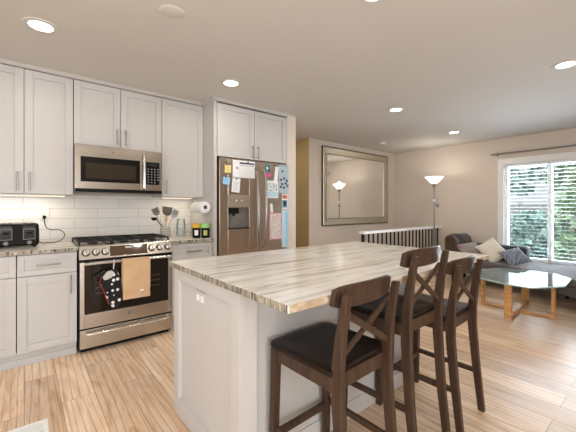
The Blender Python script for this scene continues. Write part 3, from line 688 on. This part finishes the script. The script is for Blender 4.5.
P_ = [(OXc, WK-.04, OZc-.036), (OXc+.002, WK-.045, OZc-.08), (OXc+.02, WK-.05, OZc-.13), (OXc+.06, WK-.05, OZc-.15), (OXc+.115, WK-.05, OZc-.152), (OXc+.155, WK-.06, OZc-.19), (OXc+.14, WK-.08, CZ+.03), (OXc+.085, WK-.11, CZ+.006), (OXc, WK-.13, CZ+.005), (OXc-.02, ty1-.06, CZ+.012), (tx1+.004, ty1-.06, CZ+.03)]
def smoothp(P, k=8):
    P = [Vector(p) for p in P]; out = []
    for i in range(len(P)-1):
        p0, p1, p2, p3 = P[max(i-1, 0)], P[i], P[i+1], P[min(i+2, len(P)-1)]
        for j in range(k):
            t = j/k; out.append(.5*((2*p1)+(p2-p0)*t+(2*p0-5*p1+4*p2-p3)*t*t+(3*p1-p0-3*p2+p3)*t**3))
    return out+[P[-1]]
MB().tube(smoothp(P_), .0035, 8).build('cord', 'black', pc, smooth=True)
# utensil crock
cx_, cy_ = 1.215, 3.62
ck = thing('utensil_crock', 'pale ribbed utensil crock beside the range', 'utensil holder', (cx_, cy_, CZ))
MB().lathe([(.05, 0), (.055, .006), (.056, .120), (.051, .120), (.049, .012), (.001, .012)], (cx_, cy_, CZ), 30, False).build('pot', mat('stoneware', (.50, .48, .44), .35), ck, smooth=True)
m = MB()
for k in range(3): m.lathe([(.056, .03+.03*k), (.0585, .035+.03*k), (.056, .04+.03*k)], (cx_, cy_, CZ), 30, False)
m.build('ribs', mat('stoneware_rib', (.36, .34, .31), .35), ck, smooth=True)
def utensil(label, kind, lean, topx, topz, yy, mth, mtd):
    r = thing(kind, label, 'utensil', (cx_+lean*.3, cy_, CZ+.014), 0, 'utensils in the crock')
    b0 = Vector((cx_+lean*-.5, cy_+yy*.3, CZ+.018)); t0 = Vector((topx, cy_+yy, topz)); d = (t0-b0)
    MB().tube([b0, b0+d*.5, t0], .0055, 10).build('handle', mth, r, smooth=True)
    return r, t0, d.normalized()
def head_plate(r, t0, d, wdt, lng, mt, slots=0, th=.004, tip=1.0):
    side = Vector((0, -1, 0)).cross(d).normalized(); nn = side.cross(d).normalized()
    o = [t0-side*wdt*.25, t0-side*wdt*.5+d*lng*.3, t0-side*wdt*.5*tip+d*lng, t0+side*wdt*.5*tip+d*lng, t0+side*wdt*.5+d*lng*.3, t0+side*wdt*.25]
    h = MB().rings([[p+nn*th/2 for p in o], [p-nn*th/2 for p in o]]).build('head', mt, r, .0015)
    if slots:
        m = MB()
        for k in range(slots):
            a = (k-(slots-1)/2)*wdt*.2; q = t0+side*a+d*lng*.35; m.bar(q-nn*.0, q+d*lng*.5, .006, .0055, side)
        m.build('slot', 'ink', h)
    return h
r, t0, d = utensil('grey slotted turner leaning left in the crock', 'slotted_turner', -.05, 1.140, 1.165, .03, 'chrome', 'grey'); head_plate(r, t0, d, .075, .085, 'grey', 3, tip=1.05)
r, t0, d = utensil('black ladle leaning farthest left in the crock', 'ladle', -.06, 1.105, 1.130, -.028, 'black', 'black')
MB().lathe([(.004, -.028), (.022, -.022), (.032, -.006), (.034, .006), (.030, .006), (.02, -.016), (.001, -.022)], (1.085, cy_-.030, 1.135), 20, False).build('bowl', 'black', r, smooth=True)
r, t0, d = utensil('broad dark spatula standing upright in the crock', 'spatula', .0, 1.245, 1.160, .045, 'black', 'grey'); head_plate(r, t0, d, .105, .10, mat('olive_grey_nylon', (.085, .075, .055), .5), tip=1.1)
r, t0, d = utensil('slotted grey spoon leaning right in the crock', 'slotted_spoon', .05, 1.295, 1.135, .0, 'chrome', 'grey'); head_plate(r, t0, d, .082, .10, 'greyink', 3, tip=.8)
r, t0, d = utensil('wooden spoon in the middle of the crock', 'wooden_spoon', .01, 1.205, 1.10, -.05, 'wood_spoon', 'wood_spoon')
MB().lathe([(.002, -.03), (.014, -.022), (.02, 0), (.014, .024), (.002, .03)], (t0.x, t0.y, t0.z+.022), 16).build('bowl', 'wood_spoon', r, smooth=True)
# clear jar
jr = thing('glass_jar', 'clear glass jar half filled with white between the crock and the coloured lids', 'jar', (1.405, 3.66, CZ))
MB().lathe([(.045, .002), (.05, .01), (.05, .15), (.043, .17), (.043, .19)], (1.405, 3.66, CZ), 28, False).build('vessel', 'jarglass', jr, smooth=True)
MB().lathe([(.001, .010), (.046, .012), (.0465, .085), (.001, .085)], (1.405, 3.66, CZ), 24).build('contents', mat('sugar', (.80, .78, .74), .8), jr, smooth=True)
MB().lathe([(.001, .205), (.040, .205), (.045, .2), (.045, .19), (.001, .19)], (1.405, 3.66, CZ), 24).build('lid', 'jarglass', jr, smooth=True)
# two dark tubs with coloured lids
for x, y, lm, lbl in ((1.465, 3.365, 'lidyellow', 'dark tub with a yellow lid on the short counter'), (1.540, 3.300, 'lidgreen', 'dark tub with a green lid next to the refrigerator panel')):
    r = thing('food_tub', lbl, 'food tub', (x, y, CZ), 0, 'tubs with coloured lids')
    MB().lathe([(.001, 0), (.040, 0), (.042, .004), (.046, .11), (.001, .11)], (x, y, CZ), 28).build('tub', 'black', r, smooth=True)
    MB().lathe([(.001, .11), (.049, .11), (.049, .152), (.046, .156), (.001, .156)], (x, y, CZ), 28).build('lid', lm, r, smooth=True)
    m = MB(); a0 = math.atan2(-y, -x)
    m.rings([[(x+rr*math.cos(a0+t), y+rr*math.sin(a0+t), CZ+z) for t in (-.45, -.22, 0, .22, .45)] + [(x+(rr-.002)*math.cos(a0+t), y+(rr-.002)*math.sin(a0+t), CZ+z) for t in (.45, .22, 0, -.22, -.45)] for rr, z in ((.0440, .03), (.0466, .085))])
    m.build('label_panel', 'paper' if lm == 'lidyellow' else mat('green_label', (.45, .50, .18), .6), r)
# paper towel roll on the panel
pt = thing('paper_towel_roll', 'white paper towel roll mounted on the tall panel under the wall cabinet', 'paper towels', (1.525, 3.38, 1.19))
px, pz = 1.522, 1.252
m = MB(); seg = 36
rg_ = lambda r_, y: [(px+r_*math.cos(2*PI*k/seg), y, pz+r_*math.sin(2*PI*k/seg)) for k in range(seg)]
m.rings([rg_(.02, 3.26), rg_(.058, 3.26), rg_(.062, 3.265), rg_(.062, 3.515), rg_(.058, 3.52), rg_(.02, 3.52), rg_(.02, 3.26)], False); m.build('roll', 'paper', pt, smooth=True)
MB().rings([rg_(.0198, 3.258), rg_(.0198, 3.522), rg_(.016, 3.522), rg_(.016, 3.258), rg_(.0198, 3.258)], False).build('core', 'tube', pt, smooth=True)
MB().cyl((px, 3.235, pz), (px, 3.54, pz), .007).box(px-.008, FP0+.0005, 3.535, 3.547, pz-.01, pz+.01).build('holder_arm', 'nickel', pt)

# ------------------------------------------------------------------ island
IX0, IX1, IY0, IY1 = .715, 2.20, 1.20, 1.975
isl = thing('kitchen_island', 'white panelled kitchen island base under the stone top', 'island', ((IX0+IX1)/2, 1.6, 0))
MB().box(IX0+.02, IX1, IY0+.035, IY1, 0, .884).build('body', 'white', isl)
m = MB(); rx, rec = IX0, .018
def end_panel(m, x, y0, y1, z0, z1, st, top, bot):
    m.box(x, x+.02, y0, y0+st, z0, z1).box(x, x+.02, y1-st, y1, z0, z1).box(x, x+.02, y0+st, y1-st, z1-top, z1).box(x, x+.02, y0+st, y1-st, z0, z0+bot)
    m.box(x+rec, x+.02, y0+st, y1-st, z0+bot, z1-top); return m
ep = end_panel(m, IX0, IY0, IY1, 0, .884, .075, .068, .105).build('end_panel', 'white', isl, .002)
MB().box(IX0+.02, IX0+.095, IY0, IY0+.035, 0, .884).build('corner_post', 'white', isl, .002)
MB().box(IX1-.075, IX1, IY0+.010, IY0+.035, 0, .884).build('corner_post', 'white', isl, .002)
MB().box(IX0+.095, IX1-.075, IY0+.028, IY0+.035, 0, .10).build('plinth', 'white', isl, .002)
for yv, zv in ((1.622, .763),):
    o = MB().box(IX0+rec-.006, IX0+rec, yv-.058, yv+.058, zv-.036, zv+.036).build('outlet_plate', 'white', isl, .002)
    for dy in (-.026, .026): MB().box(IX0+rec-.008, IX0+rec-.006, yv+dy-.016, yv+dy+.016, zv-.017, zv+.017).build('socket', 'trim', o, .001)
it = MB().box(.695, 2.52, .842, 2.005, .885, .917).build('island_top', 'stone', bevel=.004); tag(it, 'large veined stone island top with seating overhang', 'countertop')
MB().box(.6925, .6965, .846, 2.003, .887, .9150).build('end_edge', EDGE, it)
MB().box(.699, 2.518, .8395, .8435, .887, .9150).build('front_edge', EDGE2, it)

# ------------------------------------------------------------------ bar stools
def make_stool(dz, label):
    r = thing('bar_stool', label, 'bar stool', (0, 0, 0), 0, 'dark wooden bar stools at the island')
    B = lambda m, nm, mt='espresso', bev=.003, p=r, sm=False: m.build(nm, mt, p, bev, sm, world=False)
    S = .637+dz; top = .960+dz*1.10
    # seat: rounded, slightly dished
    def rounded(x0, x1, y0, y1, rf, rb, k=6):
        o = []
        for cx, cy, rr, a0 in ((x1-rf, y1-rf, rf, 0), (x0+rf, y1-rf, rf, 90), (x0+rb, y0+rb, rb, 180), (x1-rb, y0+rb, rb, 270)):
            for i in range(k+1): a = R(a0+90*i/k); o.append((cx+rr*math.cos(a), cy+rr*math.sin(a)))
        return o
    prof = []
    for f, z in ((.90, S-.024), (.985, S-.024), (1, S-.014), (.995, S-.003), (.965, S), (.80, S-.004), (.4, S-.007)):
        o = rounded(-.195, .195, -.185, .195, .045, .012); prof.append([(x*f*(1+.10*(y+.185)/.38*.5), y*f+.0, z) for x, y in o])
    st = B(MB().rings(prof), 'seat', 'seatwood', 0, r, True)
    za, zb = S-.085, S-.024
    B(MB().box(-.160, .160, .158, .180, za, zb), 'front_apron'); B(MB().box(-.150, .150, -.192, -.168, za, zb), 'rear_apron')
    for s in (-1, 1): B(MB().box(s*.172-.011, s*.172+.011, -.178, .158, za, zb), 'side_apron')
    # rear posts: swept back above and below the seat
    for s in (-1, 1):
        prof = []
        for y, z, wd in ((-.250, 0, .036), (-.218, .28, .042), (-.198, S-.12, .047), (-.198, S, .047), (-.214, S+.14, .038), (-.242, top-.028, .027)):
            x = s*.166; prof.append([(x-.0145, y-wd/2, z), (x+.0145, y-wd/2, z), (x+.0145, y+wd/2, z), (x-.0145, y+wd/2, z)])
        B(MB().rings(prof), 'rear_post')
        fx = lambda z: s*(.170+.010*(1-z/S)); fy = lambda z: .165+.012*(1-z/S)
        B(MB().rings([[(fx(z)+a, fy(z)+c, z) for a, c in ((-h, -h), (h, -h), (h, h), (-h, h))] for z, h in ((0, .016), (S-.03, .0185))]), 'front_leg')
        B(MB().bar((s*.172, .165, .235+dz*.6), (s*.166, -.222, .235+dz*.6), .030, .018), 'side_stretcher')
    B(MB().bar((-.176, .172, .205+dz), (.176, .172, .205+dz), .034, .020), 'footrest')
    # curved top rail in front of the posts
    def railpt(t): return Vector((t*.192, -.222+.032*t*t, 0))
    k = 14; rings = []
    for i in range(k+1):
        t = -1+2*i/k; p = railpt(t); e = .012*abs(t)**8
        y0, y1 = p.y-.004, p.y+.016; zt, zb_ = top-e-.006*t*t, top-.092+e
        rings.append([(p.x, y0-.012, zt), (p.x, y1-.012, zt), (p.x, y1, zb_), (p.x, y0, zb_)])
    B(MB().rings(rings), 'top_rail', bev=.005, sm=True)
    zl, zh = S+.035, top-.105
    yl, yh = -.200, -.218
    for s in (-1, 1):
        off = .0065*s
        B(MB().bar((-s*.155, yl+off, zl), (s*.155, yh+off, zh), .026, .012, (1, 0, 0)), 'cross_slat')
    return r
s1 = make_stool(0, 'dark wooden bar stool nearest the camera, at the near island corner')
s1.location = (1.069, 1.009, 0); s1.rotation_euler = (0, 0, R(1.5))
s3 = copy_tree(s1); s3['label'] = 'dark wooden bar stool at the far end of the island, nearest the coffee table'
s3.location = (2.0, 1.006, 0); s3.rotation_euler = (0, 0, R(2))
s2 = make_stool(.082, 'taller dark wooden bar stool in the middle of the three')
s2.location = (1.570, 1.022, 0); s2.rotation_euler = (0, 0, R(1.5))

# ------------------------------------------------------------------ stair railing
rl = thing('stair_railing', 'white-topped stair railing with black balusters below the mirror', 'railing', (5.1, 3.0, 0))
MB().box(3.89, WR-.001, 2.945, 3.045, .850, .890).build('top_rail', 'trim', rl, .005)
MB().box(3.91, WR-.015, 2.972, 3.014, .0, .05).build('bottom_rail', 'trim', rl, .003)
for k in range(21):
    x = 3.955+k*.117; MB().box(x-.0095, x+.0095, 2.985, 3.003, .05, .850).build('baluster', 'black', rl)
MB().box(3.905, 3.935, 2.975, 3.011, .05, .850).build('end_post', 'black', rl, .004)

# ------------------------------------------------------------------ wall mirror
mr = thing('wall_mirror', 'large rectangular wall mirror in a wide champagne coloured frame', 'mirror', (5.08, WM-.02, .92))
X0, X1, Z0, Z1, fw = 4.07, 6.06, .925, 2.342, .130
rings = []
for ins, y in ((0, WM-.001), (0, WM-.030), (.018, WM-.042), (.040, WM-.036), (fw-.02, WM-.020), (fw-.008, WM-.024), (fw, WM-.012), (fw, WM-.001)):
    rings.append([(X0+ins, y, Z0+ins), (X1-ins, y, Z0+ins), (X1-ins, y, Z1-ins), (X0+ins, y, Z1-ins)])
MB().rings(rings[1:], False).build('frame', 'silverframe', mr)
e = .006
MB().rings([[(X0-i, y, Z0-i), (X1+i, y, Z0-i), (X1+i, y, Z1+i), (X0-i, y, Z1+i)] for i, y in ((-.004, WM-.001), (e, WM-.001), (e, WM-.034), (-.004, WM-.034))], False).build('outer_edge', mat('dark_bronze', (.10, .075, .05), .4, .6), mr)
MB().box(X0+fw-.003, X1-fw+.003, WM-.010, WM-.003, Z0+fw-.003, Z1-fw+.003).build('mirror_glass', 'mirror', mr)

# ------------------------------------------------------------------ floor lamp
lx, ly = 5.83, 2.838
fl = thing('floor_lamp', 'torchiere floor lamp with lit white bowl shade beside the sofa', 'floor lamp', (lx, ly, 0))
MB().lathe([(.001, 0), (.122, 0), (.125, .012), (.12, .022), (.03, .032), (.014, .05), (.001, .05)], (lx, ly, 0), 36).build('base', 'pewter', fl, smooth=True)
MB().cyl((lx, ly, .04), (lx, ly, 1.67), .0155, .014, 16).build('pole', 'pewter', fl, smooth=True)
MB().lathe([(.012, 1.62), (.03, 1.645), (.036, 1.685), (.03, 1.70), (.001, 1.70)], (lx, ly, 0), 24).build('socket_cup', 'pewter', fl, smooth=True)
MB().lathe([(.035, 1.685), (.06, 1.70), (.165, 1.812), (.161, 1.814), (.056, 1.706), (.001, 1.702)], (lx, ly, 0), 36, False).build('lamp_shade', 'shade', fl, smooth=True)
MB().cyl((lx, ly, 1.36), (lx, ly, 1.40), .02, .02, 16).build('collar', 'trim', fl, smooth=True)
m = MB().tube([(lx, ly, 1.30), (lx+.03, ly-.025, 1.30), (lx+.05, ly-.04, 1.285)], .007, 8).lathe([(.008, -.035), (.026, -.028), (.030, .01), (.022, .03), (.006, .034)], (lx+.055, ly-.045, 1.285), 16)
m.build('reading_lamp', 'pewter', fl, smooth=True)
lp = bpy.data.lights.new('lamp_bulb', 'POINT'); lp.energy = 4; lp.color = (1, .93, .82); lp.shadow_soft_size = .06
lo = bpy.data.objects.new('lamp_bulb', lp); COL.objects.link(lo); lo.parent = fl; lo.location = (0, 0, 1.80)

# ------------------------------------------------------------------ sofa, cushions
sf = thing('sectional_sofa', 'low grey sectional sofa with chaise along the window', 'sofa', (5.6, 1.6, 0))
def soft(m, name, mt, par, bev=.05, seg=4): return m.build(name, mt, par, bev, True, seg=seg)
base = [(6.20, 2.52), (6.20, -.10), (4.93, -.10), (4.96, .75), (5.12, .95), (5.30, 1.19), (5.45, 1.60), (5.54, 1.94), (5.56, 2.52)]
soft(MB().prism(base, .18, .29), 'base', 'sofa', sf, .02)
soft(MB().prism([(x+(.01 if x < 6 else -.01), y) for x, y in base], .29, .395), 'seat_cushion', 'sofa', sf, .035)
soft(MB().box(5.98, 6.22, 1.47, 2.42, .30, .635), 'window_back', 'sofadark', sf, .06)
ab = soft(MB().prism([(2.30, .30), (2.30, .60), (2.34, .72), (2.40, .785), (2.47, .785), (2.52, .73), (2.52, .25), (2.30, .25)], 5.52, 6.20, 'x'), 'end_back', 'sofabrown', sf, .04)
bd = soft(MB().prism([(2.292, .42), (2.292, .605), (2.334, .727), (2.398, .793), (2.472, .793), (2.528, .735), (2.528, .32), (2.52, .32), (2.52, .73), (2.47, .78), (2.40, .78), (2.34, .715), (2.31, .60), (2.31, .42)], 5.68, 5.86, 'x'), 'band', 'blackband', ab, .002, 1)
for x, y in ((5.64, 2.42), (6.10, 2.42), (6.10, .0), (5.75, .0), (5.75, .95)): MB().cyl((x, y, 0), (x, y, .20), .02, .028, 14).build('leg', 'black', sf)
def cushion(label, cat_group, mt, c, w_, h_, th, rot, name='throw_pillow'):
    k = 12; m = MB(); A = {}; Bv = {}
    for i in range(k+1):
        for j in range(k+1):
            u, v = -1+2*i/k, -1+2*j/k; pin = 1-.07*(1-abs(u))*abs(v)**3*1.0
            X = u*w_/2*(1-.08*(1-v*v)*abs(u)**3); Y = v*h_/2*(1-.08*(1-u*u)*abs(v)**3)
            t = th/2*((1-u**4)*(1-v**4))**.55
            A[i, j] = m.bm.verts.new((X, Y, t+.002)); Bv[i, j] = m.bm.verts.new((X, Y, -t-.002)) 
    for i in range(k):
        for j in range(k):
            m.bm.faces.new((A[i, j], A[i+1, j], A[i+1, j+1], A[i, j+1])); m.bm.faces.new((Bv[i, j], Bv[i, j+1], Bv[i+1, j+1], Bv[i+1, j]))
    for i in range(k):
        for j in (0, k): m.bm.faces.new((A[i, j], Bv[i, j], Bv[i+1, j], A[i+1, j]))
        for q in (0, k): m.bm.faces.new((A[q, i], A[q, i+1], Bv[q, i+1], Bv[q, i]))
    bmesh.ops.transform(m.bm, matrix=rot.to_4x4(), verts=m.bm.verts)
    zmin = min(v.co.z for v in m.bm.verts)
    o = m.build(name, mt, smooth=True); o.location = c; o.data.update()
    return tag(o, label, 'pillow', cat_group)
def face_rot(nrm, roll):
    nz = Vector(nrm).normalized(); up = Vector((0, 0, 1)); vy = (up-nz*up.dot(nz)).normalized(); vx = vy.cross(nz)
    m3 = Matrix((vx, vy, nz)).transposed(); return m3 @ Matrix.Rotation(R(roll), 3, 'Z')
cushion('cream square pillow leaning in the middle of the sofa corner', 'sofa pillows', 'cream', (5.80, 1.875, .555), .34, .38, .11, face_rot((-.70, -.40, .55), 35))
cushion('blue grey patterned pillow lying against the sofa back', 'sofa pillows', 'bluepattern', (5.74, 1.56, .505), .32, .32, .10, face_rot((-.55, -.25, .80), 25))
cushion('brown grey striped pillow against the brown end of the sofa', 'sofa pillows', 'stripe', (5.70, 2.165, .545), .42, .30, .10, face_rot((-.30, -.55, .62), 8))

# ------------------------------------------------------------------ coffee table
tb = thing('coffee_table', 'glass-topped coffee table with crossed honey oak frames', 'coffee table', (4.62, 1.22, 0))
topz = .43
poly = [(4.845, .768), (4.37, .740), (4.01, .945), (4.02, 1.19), (4.12, 1.46), (4.58, 1.69), (4.97, 1.53), (5.09, 1.22), (5.09, .945)]
MB().prism(poly, topz-.014, topz-.0005).build('glass_top', 'tableglass', tb)
m = MB(); c0 = Vector((sum(p[0] for p in poly)/len(poly), sum(p[1] for p in poly)/len(poly)))
ins = [(c0.x+(p[0]-c0.x)*1.0, c0.y+(p[1]-c0.y)*1.0) for p in poly]; ou = [(c0.x+(p[0]-c0.x)*1.006, c0.y+(p[1]-c0.y)*1.006) for p in poly]
z0, z1 = topz-.0145, topz
m.rings([[(p[0], p[1], z) for p in q] for q, z in ((ins, z0), (ou, z0), (ou, z1), (ins, z1), (ins, z0))], False); m.build('glass_rim', 'glassedge', tb)
def uframe(c, d, L, wd, th, zb, name):
    c = Vector((*c, 0)); d = Vector((*d, 0)).normalized(); up = Vector((0, 0, 1)); z1 = topz-.0145; fr_ = None
    rail = MB(); rail.bar(Vector((c.x, c.y, zb+th/2))-d*(L/2-th), Vector((c.x, c.y, zb+th/2))+d*(L/2-th), th, wd)
    rail.build('floor_rail', 'oakleg', tb, .003)
    MB().bar(Vector((c.x, c.y, z1-th/2-.0-zb))-d*(L/2-th), Vector((c.x, c.y, z1-th/2-zb))+d*(L/2-th), th*.8, wd*.5).build('upper_rail', 'oakleg', tb, .003)
    for s in (-1, 1):
        p = c+d*s*(L/2-th/2); MB().bar((p.x, p.y, 0), (p.x, p.y, z1), wd, th, (-d.y, d.x, 0)).build('leg', 'oakleg', tb, .003)
uframe((4.598, 1.235), (.03, -1), .74, .085, .030, 0, 'a')
uframe((4.612, 1.225), (1, .05), .84, .075, .030, .0305, 'b')

# ------------------------------------------------------------------ floor register
fv = thing('floor_vent', 'white slotted metal floor register set in the oak floor', 'floor vent', (-.03, 2.29, 0))
m = MB().box(-.165, .107, 2.222, 2.240, 0, .006).box(-.165, .107, 2.346, 2.364, 0, .006).box(-.165, -.147, 2.24, 2.346, 0, .006).box(.089, .107, 2.24, 2.346, 0, .006)
m.build('frame', 'trim', fv, .002)
m = MB()
for k in range(7): y = 2.250+k*.0145; m.box(-.147, .089, y, y+.009, .001, .0045)
m.build('louvres', 'trim', fv)
MB().box(-.147, .089, 2.24, 2.346, .0002, .001).build('shadow_box', 'grey', fv)
